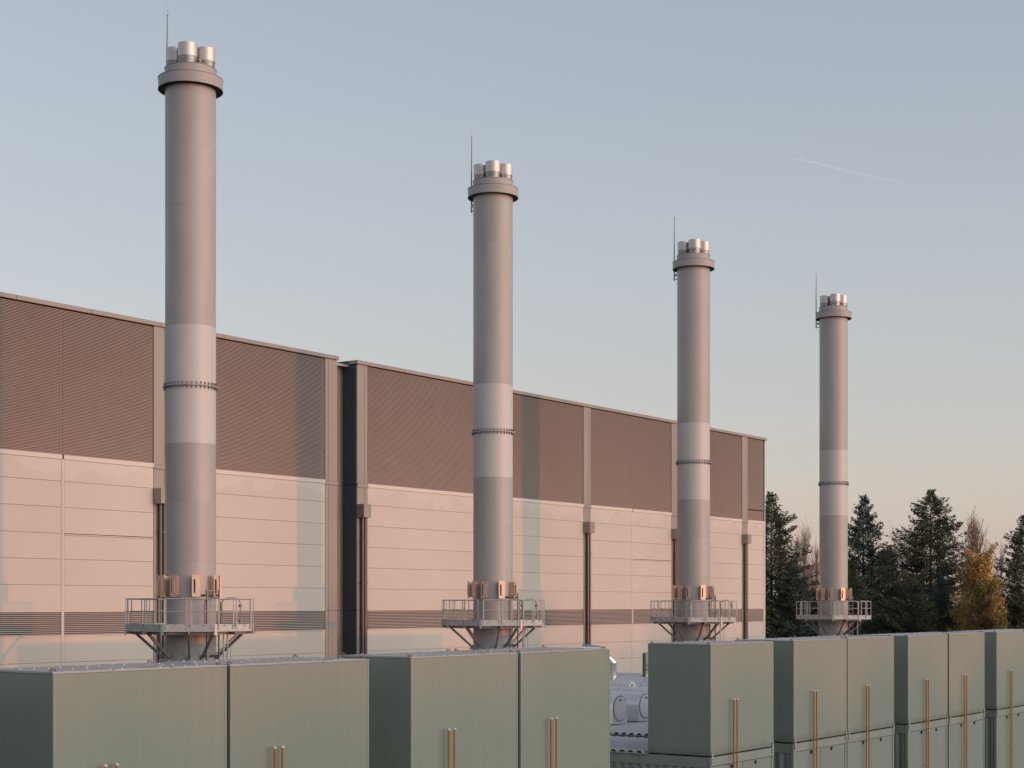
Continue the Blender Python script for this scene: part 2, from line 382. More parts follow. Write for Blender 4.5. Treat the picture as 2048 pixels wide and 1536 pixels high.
MB().lathe([(SR + .005, zc(19.10)), (1.18, zc(19.10)), (1.18, zc(19.50)), (1.16, zc(19.50)), (SR + .005, zc(19.50))], 96, caps=False).build('collar', 'collar', CH)
MB().lathe([(SR + .01, zc(19.096)), (1.17, zc(19.096))], 96, caps=False).build('collar_underside_shade', 'dark', CH)  # near-black sheet paints the shade below the collar
MB().lathe([(SR - .05, zc(19.86)), (SR + .012, zc(19.86)), (SR + .012, zc(19.52)), (SR + .005, zc(19.52))], 96, caps=False).build('cap_rim', 'collar', CH)
for rr_, zz_ in ((1.182, 19.505), (SR + .014, 19.865), (1.182, 19.105)):
    MB().lathe([(rr_ + .012, zc(zz_)), (rr_ + .012, zc(zz_ - .02)), (rr_ - .01, zc(zz_ - .02)), (rr_ - .01, zc(zz_))], 96, caps=False, close=True).build('rolled_edge', 'galv_dark', CH)
MB().lathe([(.02, zc(19.84)), (SR - .05, zc(19.84))], 48, caps=False).build('cap_plate', 'galv', CH)
for k in range(4):
    p = polar(-54.87 + 90 * k, .56)
    fl = MB().lathe([(.345, zc(20.14)), (.352, zc(20.14)), (.352, zc(20.63)), (.335, zc(20.63)), (.335, zc(19.9))], 48, p.x, p.y, caps=False).build('flue', 'flue', CH)
    MB().lathe([(.335, zc(19.84)), (.335, zc(20.14))], 48, p.x, p.y, caps=False).build('flue_sleeve', 'flue_low', fl)
    MB().lathe([(.335, zc(20.0)), (.02, zc(19.99))], 32, p.x, p.y, caps=False).build('flue_throat', 'dark', fl)
q = MB()
for g_, z in ((-52, 0), (-20, 0), (35, 0), (100, 0), (190, 0)):
    p = polar(g_, .84)
    q.tube([p + Vector((0, 0, zc(19.84))), p + Vector((0, 0, zc(20.0)))], .02, 6); q.tube([p + Vector((-.05, 0, zc(20.0))), p + Vector((.05, 0, zc(20.0)))], .025, 6)
q.build('cap_bolt', 'galv', CH)
p = polar(30, .78); MB().lathe([(.07, zc(19.84)), (.07, zc(19.93)), (.05, zc(19.98)), (.01, zc(20.0))], 16, p.x, p.y, caps=False).build('dome_vent', 'flue', CH)
# flange
MB().lathe([(SR, zc(8.04)), (SR + .085, zc(8.04)), (SR + .085, zc(8.085)), (SR, zc(8.085))], 96, caps=False).build('flange_ring', 'collar', CH)
q = MB()
for k in range(36):
    mt = Matrix.Rotation(R(10 * k), 4, 'Z')
    q.box(SR - .01, SR + .06, -.012, .012, zc(8.087), zc(8.19), mt); q.box(SR - .01, SR + .06, -.012, .012, zc(7.94), zc(8.038), mt)
q.build('flange_gusset', 'galv_dark', CH, kind='stuff')
# lightning rod
p = polar(180.5, 1.25)
rod = MB().tube([p + Vector((0, 0, zc(18.6))), p + Vector((0, 0, zc(20.5))), p + Vector((.02, 0, zc(22.2)))], [.035, .032, .018], 10).build('lightning_rod', 'galv_dark', CH)
MB().tube([p + Vector((.02, 0, zc(22.2))), p + Vector((.022, 0, zc(22.6)))], [.009, .004], 6).build('rod_tip', 'galv', rod)
q = MB()
for a in range(3):
    d = Vector((math.cos(a * 2.1), math.sin(a * 2.1), 0)) * .10
    q.tube([p + Vector((.02, 0, zc(22.17))), p + d + Vector((.02, 0, zc(22.22)))], .006, 5)
q.build('rod_star', 'galv', rod)
MB().bar(p + Vector((0, 0, zc(18.9))), p * .74 + Vector((0, 0, zc(18.9))), .06, .14).bar(p + Vector((0, 0, zc(18.66))), p * .74 + Vector((0, 0, zc(18.66))), .05, .05).build('rod_bracket', 'galv', rod)
pts = [p + Vector((0, 0, zc(18.6)))] + [p + Vector((-.02 + .0 * a, -.34 * math.sin(a * math.pi / 8) * .4 - .04 * a, -a * .09 + zc(18.55))) for a in range(1, 9)]
MB().tube(pts, .008, 5).build('rod_cable', 'galv', rod)
# inspection boxes
for g_ in (-131, -103, -75, -34, 8, 75, 150):
    mt = Matrix.Rotation(R(g_ - 90), 4, 'Z')         # local +X = outwards
    bx_ = MB().box(SR - .03, 1.165, -.09, .09, zc(.34), zc(1.03), mt).build('inspection_box', 'box', CH)
    MB().box(1.167, 1.187, -.15, .15, zc(.28), zc(1.09), mt).build('cover_plate', 'box', bx_)
    MB().box(1.189, 1.235, -.035, .075, zc(.42), zc(.92), mt).build('raised_cover', 'box', bx_)
    MB().box(1.189, 1.194, -.085, -.036, zc(.42), zc(.93), mt).build('slot', 'dark', bx_)
# platform
RO = 2.46; OV = [22.5 + 45 * k for k in range(8)]
def octo(r, z): return [polar(a, r, z) for a in OV]
q = MB(); ri = 1.02
A = octo(RO - .03, zc(-.80)); B = [polar(a, ri, zc(-.80)) for a in OV]; A2 = octo(RO - .03, zc(-.84)); B2 = [polar(a, ri, zc(-.84)) for a in OV]
q.add(A + B + A2 + B2, [(i, (i + 1) % 8, 8 + (i + 1) % 8, 8 + i) for i in range(8)] + [(16 + i, 24 + i, 24 + (i + 1) % 8, 16 + (i + 1) % 8) for i in range(8)])
q.build('platform_deck', 'galv_dark', CH)
for i in range(8):
    a, c_ = OV[i], OV[(i + 1) % 8]
    P = polar(a, RO); Q = polar(c_, RO); d = (Q - P).normalized(); n_ = Vector((d.y, -d.x, 0)); 
    if n_.dot(P) < 0: n_ = -n_
    fp = MB().bar(P + d * .01 + Vector((0, 0, zc(-.845))), Q - d * .01 + Vector((0, 0, zc(-.845))), .016, .27).build('fascia_plate', 'galv', CH)
    q = MB()
    for s_ in (.22, .5, .78):
        c0 = P.lerp(Q, s_) + n_ * .01 + Vector((0, 0, zc(-.76))); q.tube([c0, c0 + n_ * .015], .022, 8)
    q.build('fascia_bolt', 'dark', fp)
    rl = MB()
    L_ = (Q - P).length; a0 = P + d * .13; a1 = Q - d * .13
    zt, zm = zc(.20), zc(-.25)
    rl.tube([a0 + n_ * .03 + Vector((0, 0, zt)), a1 + n_ * .03 + Vector((0, 0, zt))], .024, 8)
    r0 = rl.build('railing', 'galv', CH)
    MB().tube([a0 + n_ * .03 + Vector((0, 0, zm)), a1 + n_ * .03 + Vector((0, 0, zm))], .016, 8).build('mid_rail', 'galv', r0)
    for e in (a0, a1, P.lerp(Q, .46), P.lerp(Q, .54)):
        MB().bar(e + n_ * .03 + Vector((0, 0, zc(-.90))), e + n_ * .03 + Vector((0, 0, zt)), .045, .018, n_).build('post', 'galv', r0)
    # bracket strap at each corner
    pc = polar(a, RO + .012); rr = pc.normalized()
    MB().bar(pc + Vector((0, 0, zc(-1.10))), pc + Vector((0, 0, zc(-.70))), .10, .02, rr).build('corner_strap', 'galv', CH)
    # under-deck beams
    MB().bar(polar(a + 22.5, RO - .1, zc(-1.03)), polar(a + 22.5, 1.0, zc(-1.03)), .07, .12).build('deck_beam', 'galv_dark', CH)
q = MB()
for i in range(8):
    q.bar(polar(OV[i], RO - .28, zc(-1.03)), polar(OV[(i + 1) % 8], RO - .28, zc(-1.03)), .06, .12)
q.build('ring_beam', 'galv_dark', CH)
for g_ in (-140, -92, -46, -20, 27, 72, 117, 165):
    br = MB().bar(polar(g_, 2.05, zc(-1.02)), polar(g_, SR + .04, zc(-2.0)), .07, .10).build('brace', 'galv_dark', CH)
    MB().bar(polar(g_, SR - .02, zc(-2.1)), polar(g_, SR + .12, zc(-2.0)), .04, .28).build('brace_foot', 'galv', br)
# ladder
A0, B0 = planar(.803, 1.075), planar(1.163, .607)
lad = MB().bar(A0 + Vector((0, 0, .3)), A0 + Vector((0, 0, zc(.55))), .06, .025, (B0 - A0)).build('ladder', 'galv_dark', CH)
MB().bar(B0 + Vector((0, 0, .3)), B0 + Vector((0, 0, zc(.55))), .06, .025, (B0 - A0)).build('stile', 'galv_dark', lad)
z = zc(.50)
while z > .5:
    MB().tube([A0 + Vector((0, 0, z)), B0 + Vector((0, 0, z))], .012, 6).build('rung', 'galv', lad) if z > zc(-3.2) else None
    z -= .28
q = MB()
while z > -.1:
    z -= .28
for S in (A0, B0):
    for zz in (.33, -1.9): q.bar(S + Vector((0, 0, zc(zz))), S.normalized() * .94 + Vector((0, 0, zc(zz))), .03, .09)
q.build('ladder_bracket', 'galv_dark', lad)
def arch(P, Q, name):
    P = Vector(P); Q = Vector(Q); h = zc(.24); b0 = zc(-.8); rr = .22; d = (Q - P); Lh = d.length; d.normalize(); u = Vector((0, 0, 1)); pts = [P + u * b0, P + u * (h - rr)]
    for k in range(1, 6): a = k * math.pi / 12; pts.append(P + d * rr * (1 - math.cos(a)) + u * (h - rr + rr * math.sin(a)))
    pts.append(P + d * rr + u * h); pts.append(Q - d * rr + u * h)
    for k in range(1, 6): a = k * math.pi / 12; pts.append(Q - d * rr * (1 - math.sin(a)) + u * (h - rr + rr * math.cos(a)))
    pts += [Q + u * (h - rr), Q + u * b0]
    return MB().tube(pts, .021, 8).build(name, 'galv_dark', CH)
P0, P1, P2 = planar(.72, 1.08), planar(1.354, 1.277), planar(2.02, 1.0)
a1 = arch(P0, P1, 'gate_hoop'); a2 = arch(P1 + (P2 - P1) * .06, P2, 'gate_hoop')
for P_, par in ((P1, a1), (P2, a2)):
    for zz in (0.0, -.55):
        MB().box(P_.x - .045, P_.x + .045, P_.y - .05, P_.y + .05, zc(zz) - .1, zc(zz)).build('gate_hinge', 'galv_dark', par)
    q = MB().bar(P_ + Vector((.09, -.03, zc(-.8))), P_ + Vector((.09, -.03, zc(.08))), .04, .04); q.build('gate_post', 'galv', par)
for P_, zz in ((planar(1.47, .56), -6.0), (planar(1.40, .95), -4.5)):
    MB().tube([P_ + Vector((0, 0, zc(zz))), P_ + Vector((0, 0, zc(-.85)))], .03, 8).build('conduit', 'galv', CH)
P_ = planar(1.62, .75); MB().tube([P_ + Vector((0, 0, zc(-6))), P_ + Vector((0, 0, zc(-.85)))], .008, 5).build('cable', 'galv_dark', CH)
# small lamps under the deck
index_kids()
for x, lab in ((61.0, 'grey chimney second from the left, standing before the middle of the hall'),
               (80.53, 'grey chimney third from the left, before the right end of the hall'),
               (99.94, 'smallest looking grey chimney, farthest right, against the dark fir trees')):
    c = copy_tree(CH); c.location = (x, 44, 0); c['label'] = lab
# ------------------------------------------------------------------ modules (upper units) and containers below
W_, H_, D_ = 4.10, 3.28, 2.10
ZU = CAMZ - 4.43; ZTOP = CAMZ - 1.16; Y0 = 22.0
UM = thing('intake_module', 'green-grey', 'module', (0, 0, 0), 'green-grey modules on top of the containers')
MB().bevbox(0, W_, 0, D_, ZU + .02, ZTOP - .02, .012).build('body', 'green', UM)
q = MB().box(-.012, W_ + .012, -.008, D_ + .01, ZTOP - .02, ZTOP)
q.build('roof_sheet', 'roof', UM)
for k in range(3):
    MB().box(.03 + k * 1.36, 1.32 + k * 1.36, .03, D_ - .02, ZTOP + .001, ZTOP + .012).build('roof_panel', 'roof', UM)
q = MB(); r2 = random.Random(5)
for k in range(14):
    for yy in (.09, .7, 1.4, 2.02):
        if r2.random() < .45:
            x = .12 + k * .297 + r2.uniform(-.02, .02); q.lathe([(.018, ZTOP + .008), (.018, ZTOP + .022), (.01, ZTOP + .028)], 6, x, yy, smooth=False)
q.build('roof_bolt', 'bolt', UM, kind='stuff')
MB().box(.004, .05, -.006, 0, ZU + .05, ZTOP - .03).build('corner_trim', 'green_edge', UM)
MB().box(W_ - .05, W_ - .004, -.006, 0, ZU + .05, ZTOP - .03).build('corner_trim', 'green_edge', UM)
for x, y in ((.1, .1), (W_ - .1, .1), (.1, D_ - .1), (W_ - .1, D_ - .1)):
    MB().tube([(x - .045, y, ZTOP + .01), (x - .05, y + .02, ZTOP + .035), (x - .02, y + .05, ZTOP + .055), (x + .02, y + .05, ZTOP + .055), (x + .05, y + .02, ZTOP + .035), (x + .045, y, ZTOP + .01)], .011, 6).box(x - .07, x + .07, y - .03, y + .03, ZTOP + .001, ZTOP + .016).build('lifting_eye', 'brass', UM)
# lower container
LC = thing('shipping_container', 'green', 'container', (0, 0, 0), 'green containers under the modules')
LD = 13.0; fz0, fz1 = .15, ZU - .02
MB().box(.05, W_ - .05, .05, LD, fz0 + .1, fz1 - .06).build('shell', 'green_low', LC)
MB().bevbox(0, W_, -.005, .12, fz1 - .26, fz1, .01).build('top_beam', 'green_edge', LC)
MB().bevbox(0, W_, -.005, .12, fz0, fz0 + .2, .01).build('bottom_beam', 'green_edge', LC)
for x in (0, W_ - .12): MB().bevbox(x, x + .12, -.006, .12, fz0 + .2, fz1 - .262, .01).build('corner_post', 'green_edge', LC)
for k in range(2): MB().bevbox(.14 + k * 1.92, 2.03 + k * 1.92, .01, .08, fz0 + .22, fz1 - .28, .01).build('end_panel', 'green_low', LC)
for x in (1.3, 2.85):
    MB().lathe([(.008, fz1 - .42), (.032, fz1 - .34), (.028, fz1 - .31), (.01, fz1 - .29)], 10, x, -.02).build('drip_lug', 'dark', LC)
for x in (.08, W_ - .08):
    MB().box(x - .05, x + .05, -.035, -.008, fz1 - .20, fz1 + .17).build('clamp_plate', 'galv', LC)
    q = MB()
    for zz in (-.14, -.05, .07, .14): q.lathe([(.014, 0), (.014, .02)], 8).v[-16:]; 
    q = MB()
    for zz in (-.15, -.07, .04, .12): q.box(x - .035, x - .015, -.045, -.034, fz1 + zz, fz1 + zz + .02); q.box(x + .015, x + .035, -.045, -.034, fz1 + zz, fz1 + zz + .02)
    q.build('clamp_bolt', 'dark', LC)
# corrugated long sides
def corr(x, sgn):
    q = MB(); v = []; y = .14; p = .30
    prof = []
    while y < LD - .1:
        prof += [(y, 0), (y + .09, 0), (y + .15, .045), (y + .24, .045)]; y += p
    for yy, dd in prof: v += [(x - sgn * dd, yy, fz0 + .22), (x - sgn * dd, yy, fz1 - .30)]
    q.add(v, [(2 * i, 2 * i + 2, 2 * i + 3, 2 * i + 1) for i in range(len(prof) - 1)])
    return q
corr(-.0, -1).build('corrugated_side', 'green_low', LC); corr(W_, 1).build('corrugated_side', 'green_low', LC)
for x in (-.01, W_ - .05):
    MB().box(x, x + .06, .13, LD, fz1 - .30, fz1 - .0).build('side_beam', 'green_edge', LC)
# ribbed roof: rounded ribs across the width, open ends
q = MB(); y = D_ + .25
while y < LD - .2:
    ring = [(math.cos(a * math.pi / 6) * .10, math.sin(a * math.pi / 6) * .07) for a in range(7)]
    v = [(-.08, y + c_, fz1 + .02 + s_) for c_, s_ in ring] + [(W_ + .05, y + c_, fz1 + .02 + s_) for c_, s_ in ring]
    q.add(v, [(i, i + 1, 8 + i, 7 + i) for i in range(6)], True)
    y += .30
q.box(-.08, W_ + .05, D_ + .05, LD, fz1 + .0, fz1 + .02)
q.build('ribbed_roof', 'roof_rib', LC, kind='stuff')
index_kids()
cols_ = [12.20, 17.73, 21.91, 27.42, 31.63, 41.29, 46.87, 51.13, 56.65, 60.95, 66.61, 70.85]
ulab = ['green-grey module beyond the left edge of the photo, before the nearest one seen',
        'nearest green-grey module, its dark end filling the bottom left corner',
        'green-grey module right of the nearest one, below the hall\'s recess',
        'green-grey module with wide dark end, left of the second chimney\'s foot',
        'green-grey module beside the opening that shows the silver ducts',
        'lone green-grey module standing right of the silver ducts, wide dark end seen',
        'green-grey module in front of the fourth chimney, narrow dark end at its left',
        'green-grey module just right of the fourth chimney\'s foot',
        'green-grey module below the gap between the two tall firs',
        'green-grey module below the right-hand tall fir',
        'green-grey module below the golden tree at the right edge',
        'farthest green-grey module, cut off by the right edge']
clab = ['lower green container beyond the left edge, before the nearest one seen',
        'lower green container under the nearest module, bottom left', 'lower green container under the second module from the left',
        'lower green container under the third module from the left', 'lower green container left of the silver duct opening',
        'lower green container with corrugated dark side beside the silver duct opening', 'lower green container left of the fourth chimney',
        'lower green container right of the fourth chimney', 'lower green container after the dark gap with a bent conduit',
        'lower green container left of the last dark gap', 'lower green container at the right edge of the photo', 'farthest lower green container, beyond the right edge module']
for i, x in enumerate(cols_):
    wv = {5: 4.13, 6: 4.18, 7: 4.16, 8: 4.13, 9: 4.15}.get(i, 4.09) / W_
    u = UM if i == 0 else copy_tree(UM); u.location = (x, Y0, 0); u.scale = (wv, 1, 1); u['label'] = ulab[i]
    u = LC if i == 0 else copy_tree(LC); u.location = (x, Y0, 0); u.scale = (wv, 1, 1); u['label'] = clab[i]
# orange pipes in pairs
pp = [(18.75, 19.01), (23.0, 23.22), (28.62, 28.83), (32.77, 33.0), (42.51, 42.72), (48.14, 48.35), (52.48, 52.69), (58.18, 58.39), (62.40, 62.62), (68.03, 68.25), (72.3, 72.5)]
wh = ['on the nearest module', 'on the second module from the left', 'on the third module from the left', 'on the module left of the silver ducts', 'on the lone module right of the silver ducts',
      'on the first module right of the lone one', 'on the module right of the fourth chimney\'s foot', 'on the module below the gap between the firs', 'on the module below the tall right fir', 'on the last full module', 'on the farthest module']
P_ = thing('orange_pipe', '', 'pipe', (0, 0, 0), 'orange vent pipes in pairs up the module fronts')
MB().tube([(0, 0, .2), (0, 0, CAMZ - 2.82)], .024, 12).build('pipe_stem', 'orange', P_)
MB().lathe([(.028, CAMZ - 2.835), (.042, CAMZ - 2.83), (.042, CAMZ - 2.80), (.026, CAMZ - 2.785)], 16).build('pipe_cap', 'cap', P_)
for zz in (ZU - .32, ZU - 1.6): MB().box(-.03, .03, -.028, .10, zz, zz + .025).build('pipe_clamp', 'galv', P_)
index_kids()
first = True
for i, (a, c_) in enumerate(pp):
    for x, side in ((a, 'left'), (c_, 'right')):
        o = P_ if first else copy_tree(P_); first = False
        o.location = (x, Y0 - .13, 0); o['label'] = f'{side} orange vent pipe {wh[i]}'
# conduits in the gaps between the pairs
for x, lab in ((56.2, 'bent grey conduit in the dark gap right of the fourth chimney'), (66.15, 'bent grey conduit in the last dark gap before the right edge')):
    t = thing('conduit_run', lab, 'conduit', (x, Y0 + .55, 0), 'bent conduits in the gaps')
    MB().tube([(-.62, 0, ZU - .95), (-.15, 0, ZU - .95), (-.02, 0, ZU - .98), (.12, 0, ZU - 1.1), (.16, 0, ZU - 1.3), (.16, 0, .1)], .05, 10).build('bent_pipe', 'galv_dark', t)
    MB().tube([(-.2, .1, ZU - .9), (-.12, .1, ZU - .35)], .03, 8).build('branch_pipe', 'galv', t)
    MB().box(.08, .26, -.1, .1, ZU - 2.5, ZU - 1.9).build('junction_box', 'galv_dark', t)
# ------------------------------------------------------------------ silver ducts beyond the opening
def duct(x, y0, y1, lab, disc=True, ztop=-3.29, r=.50):
    t = thing('silver_duct', lab, 'duct', (x, y0, CAMZ + ztop), 'silver insulated ducts on the container roofs')
    n = 16; ring = [(r * math.cos(math.pi * i / n), -r + r * math.sin(math.pi * i / n)) for i in range(n + 1)] + [(-r, -1.05), (r, -1.05)]
    ring = [(r, -1.05)] + ring[:-2] + [(-r, -1.05)]
    m = len(ring); L_ = y1 - y0
    v = [(a, 0, c_) for a, c_ in ring] + [(a, L_, c_) for a, c_ in ring]
    bdy = MB().add(v, [(i, i + 1, m + i + 1, m + i)[::-1] for i in range(m - 1)], True)
    bdy.add(v[:m], [tuple(range(m))]); bdy.add(v[m:], [tuple(range(m))[::-1]])
    ob = bdy.build('duct_body', 'duct', t)
    yy = 1.5
    while yy < L_ - .2:
        q = MB(); rr = r + .006
        rg = [(rr, -1.0)] + [(rr * math.cos(math.pi * i / n), -r + rr * math.sin(math.pi * i / n)) for i in range(n + 1)] + [(-rr, -1.0)]
        mm = len(rg); q.add([(a, yy, c_) for a, c_ in rg] + [(a, yy + .05, c_) for a, c_ in rg], [(i, i + 1, mm + i + 1, mm + i)[::-1] for i in range(mm - 1)], True)
        q.build('duct_band', 'roof_rib', ob); yy += 1.5
    q = MB(); ra, rb = r - .03, r - .055
    v = []
    for rr in (ra, rb):
        for yq in (-.012,):
            for k in range(32): v.append((rr * math.cos(k * math.pi / 16), yq, -r + rr * math.sin(k * math.pi / 16)))
    q.add(v, [(k, (k + 1) % 32, 32 + (k + 1) % 32, 32 + k) for k in range(32)]); q.build('disc_seam', 'joint_dark', t)
    v = [(rb * math.cos(k * math.pi / 16), -.02, -r + rb * math.sin(k * math.pi / 16)) for k in range(32)]
    v2 = [(p_[0], .0, p_[2]) for p_ in v]
    MB().add(v + v2, [tuple(range(32))] + [(k, 32 + k, 32 + (k + 1) % 32, (k + 1) % 32) for k in range(32)]).build('end_disc', 'duct', t)
    MB().box(-.06, .06, -.05, -.02, -.22, -.15).build('disc_latch', 'galv_dark', t)
    return t
duct(49.9, 30.3, 36.5, 'nearest silver duct, round end disc at left of the opening between modules')
duct(51.75, 30.3, 38, 'silver duct with round end disc half hidden by the lone module')
duct(53.6, 28.5, 39, 'long silver duct just behind the two round end discs', ztop=-3.40)
duct(55.4, 27.5, 34.7, 'silver duct whose far end stops short at left, third line back', ztop=-3.31)
duct(59.1, 35.3, 41, 'silver duct with small pale end disc in the middle of the opening', ztop=-3.28)
duct(60.6, 29.5, 36.3, 'silver duct right of the small pale end disc', ztop=-3.35)
duct(62.6, 29, 42, 'long silver duct fifth line back in the opening', ztop=-3.28)
duct(65.0, 38.1, 43, 'farthest silver duct, tiny pale end disc near the hall wall', ztop=-3.22)
duct(66.4, 30, 38.5, 'farthest silver duct at right, beside the domed tank', ztop=-3.22)
# elbow pipe
e = ray(1225.5, 73)
t = thing('elbow_pipe', 'polished elbow pipe against the hall wall, beside the module at left of the opening', 'pipe', (e.x, e.y, 0))
MB().tube([(0, 0, 2.5), (0, 0, CAMZ - 2.66)], .17, 24, caps=False).build('vertical_pipe', 'shiny', t)
dr = planar(-1, 0).normalized()
MB().tube([Vector((0, 0, CAMZ - 2.75)) , Vector((0, 0, CAMZ - 2.66)), dr * .12 + Vector((0, 0, CAMZ - 2.52)), dr * .62 + Vector((0, 0, CAMZ - 2.05)), dr * 1.4 + Vector((0, 0, CAMZ - 1.98))], .17, 24, caps=False).build('elbow', 'shiny', t)
for zz in (-2.78, -2.92, -3.02, -3.15, -3.25): MB().lathe([(.172, CAMZ + zz), (.186, CAMZ + zz + .01), (.186, CAMZ + zz + .03), (.172, CAMZ + zz + .04)], 24, caps=False).build('clamp_band', 'shiny', t)
e = ray(1306, 76)
t = thing('domed_tank', 'silver domed tank half hidden behind the lone module', 'tank', (e.x, e.y, 0))
MB().lathe([(.5, 2.5), (.5, CAMZ - 2.65)], 32, caps=False).build('tank_body', 'shiny', t)
MB().lathe([(.5, CAMZ - 2.65), (.47, CAMZ - 2.45), (.36, CAMZ - 2.28), (.18, CAMZ - 2.18), (.01, CAMZ - 2.15)], 32, caps=False).build('tank_dome', 'duct', t)
for zz in (-2.9, -3.1): MB().lathe([(.505, CAMZ + zz), (.512, CAMZ + zz + .03)], 32, caps=False).build('tank_band', 'galv_dark', t)
e = ray(1288.5, 74)
o = MB().box(-.055, .055, -.055, .055, 2.5, CAMZ - 2.24).build('steel_post', 'pipe_dark'); o.location = (e.x, e.y, 0)
tag(o, 'dark square post standing left of the domed silver tank', 'post')
# low gravel-coloured plinth under this equipment
o = MB().box(46, 71, 35.2, 43, 0, 3.4).build('equipment_plinth', 'roof_rib'); tag(o, 'pale plant platform carrying the silver pipes before the hall', 'platform')
# ------------------------------------------------------------------ trees
def conifer_mesh(seed, H, Rm, mname, dens=1.0):
    r = random.Random(seed); q = MB(); tr = MB()
    tr.tube([(0, 0, 0), (.05, 0, H * .5), (0, .03, H * .97)], [H * .014, H * .008, .02], 7)
    z = H * .08
    while z < H * .985:
        f = z / H
        prof = (1 - f) ** .92 * (1 + .14 * math.sin(z * 2.1 + seed))
        nb = 6 if f < .9 else 5
        for k in range(nb):
            az = r.uniform(0, 2 * math.pi); L_ = min(5.2, max(.10, Rm * prof * r.uniform(.38, 1.15) ** 1.15))
            if r.random() < .06: L_ *= 1.25
            sl = .22 + .5 * (f - .45) ; droop = .22 * (1 - f)
            d = Vector((math.cos(az), math.sin(az), 0)); side = Vector((-d.y, d.x, 0))
            pts = [Vector((0, 0, z)) + d * (L_ * s_) + Vector((0, 0, L_ * (sl * s_ - droop * s_ + droop * 1.3 * s_ ** 3))) for s_ in (0, .33, .66, 1)]
            tr.tube(pts, [.045 * (1 - f) + .012, .03 * (1 - f) + .01, .015, .006], 3, caps=False)
            n = int((6 + 17 * L_) * dens)
            for j in range(n):
                s_ = r.uniform(.12, 1.02) ** .8; i0 = min(2, int(s_ * 3)); p = pts[i0].lerp(pts[i0 + 1], s_ * 3 - i0)
                sp = (1.05 - s_ * .8) * min(L_ * .42, 1.0)
                o_ = side * r.uniform(-sp, sp); p = p + o_ + Vector((0, 0, r.uniform(-.22, .06)))
                dd = (d * r.uniform(.3, 1) + side * (o_.dot(side)) * 1.4 + Vector((0, 0, r.uniform(-.55, .35)))).normalized()
                ln = r.uniform(.22, .5) * (1.15 - .6 * f); wd = r.uniform(.05, .11) * (1.15 - .5 * f); x = dd.orthogonal(); x.rotate(Matrix.Rotation(r.uniform(0, 3.14), 3, dd)); x = x.normalized() * wd
                c0 = p + dd * ln * .5
                q.add([p, c0 + x, p + dd * ln, c0 - x], [(0, 1, 2, 3)])
        z += r.uniform(.14, .25) * (1.1 - .45 * f)
    for (a, b_) in ((0, 0),):
        pass
    m1 = q.mesh('crown'); m1.materials.append(M[mname]); m2 = tr.mesh('trunk'); m2.materials.append(M['bark'])
    return m1, m2
con = [conifer_mesh(1, 19, 8.6, 'needle'), conifer_mesh(2, 19, 8.2, 'needle_b'), conifer_mesh(4, 19, 9.6, 'needle')]
def place_tree(name, meshes, px, topy, d, lab, grp, rot=0, wide=1.0, cat='tree', H0=19.0):
    Hh = CAMZ + (1209 - topy) * d / 3200.0
    p = ray(px, d); t = thing(name, lab, cat, (p.x, p.y, 0), grp); s_ = Hh / H0
    t.scale = (s_ * wide, s_ * wide, s_); t.rotation_euler = (0, 0, rot)
    put('crown', meshes[0], t); put('trunk', meshes[1], t)
    return t
G = 'dark firs behind the yard'
for a in [(0, 1543, 978, 140, 'tall dark fir touching the right end of the hall', .3, .95),
          (1, 1727, 984, 150, 'tall slim fir just right of the fourth chimney', 1.0, .85),
          (2, 1862, 972, 150, 'tallest broad fir between the fourth chimney and the golden tree', 2.0, 1.0),
          (0, 2050, 1022, 142, 'dark fir cut off by the right edge of the photo', 4.0, .9),
          (1, 1585, 1115, 138, 'short dark fir right of the hall corner, left of the white building', 3.3, 1.1),
          (0, 1648, 1172, 140, 'low dark fir behind the fourth chimney', 5.0, 1.3),
          (2, 1778, 1085, 143, 'shorter dark fir filling between the two tall firs', .7, .95),
          (0, 1700, 1115, 139, 'lower bushy fir directly right of the fourth chimney shaft', 1.7, 1.0),
          (1, 1880, 1142, 141, 'lower dark fir left of the golden tree', 2.6, .9),
          (2, 1822, 1150, 137, 'low spreading fir in front of the tallest fir', 3.9, 1.1),
          (1, 2033, 1165, 150, 'low dark fir under the right edge fir', 5.5, .9)]:
    place_tree('fir_tree', con[a[0]], a[1], a[2], a[3], a[4], G, a[5], a[6])
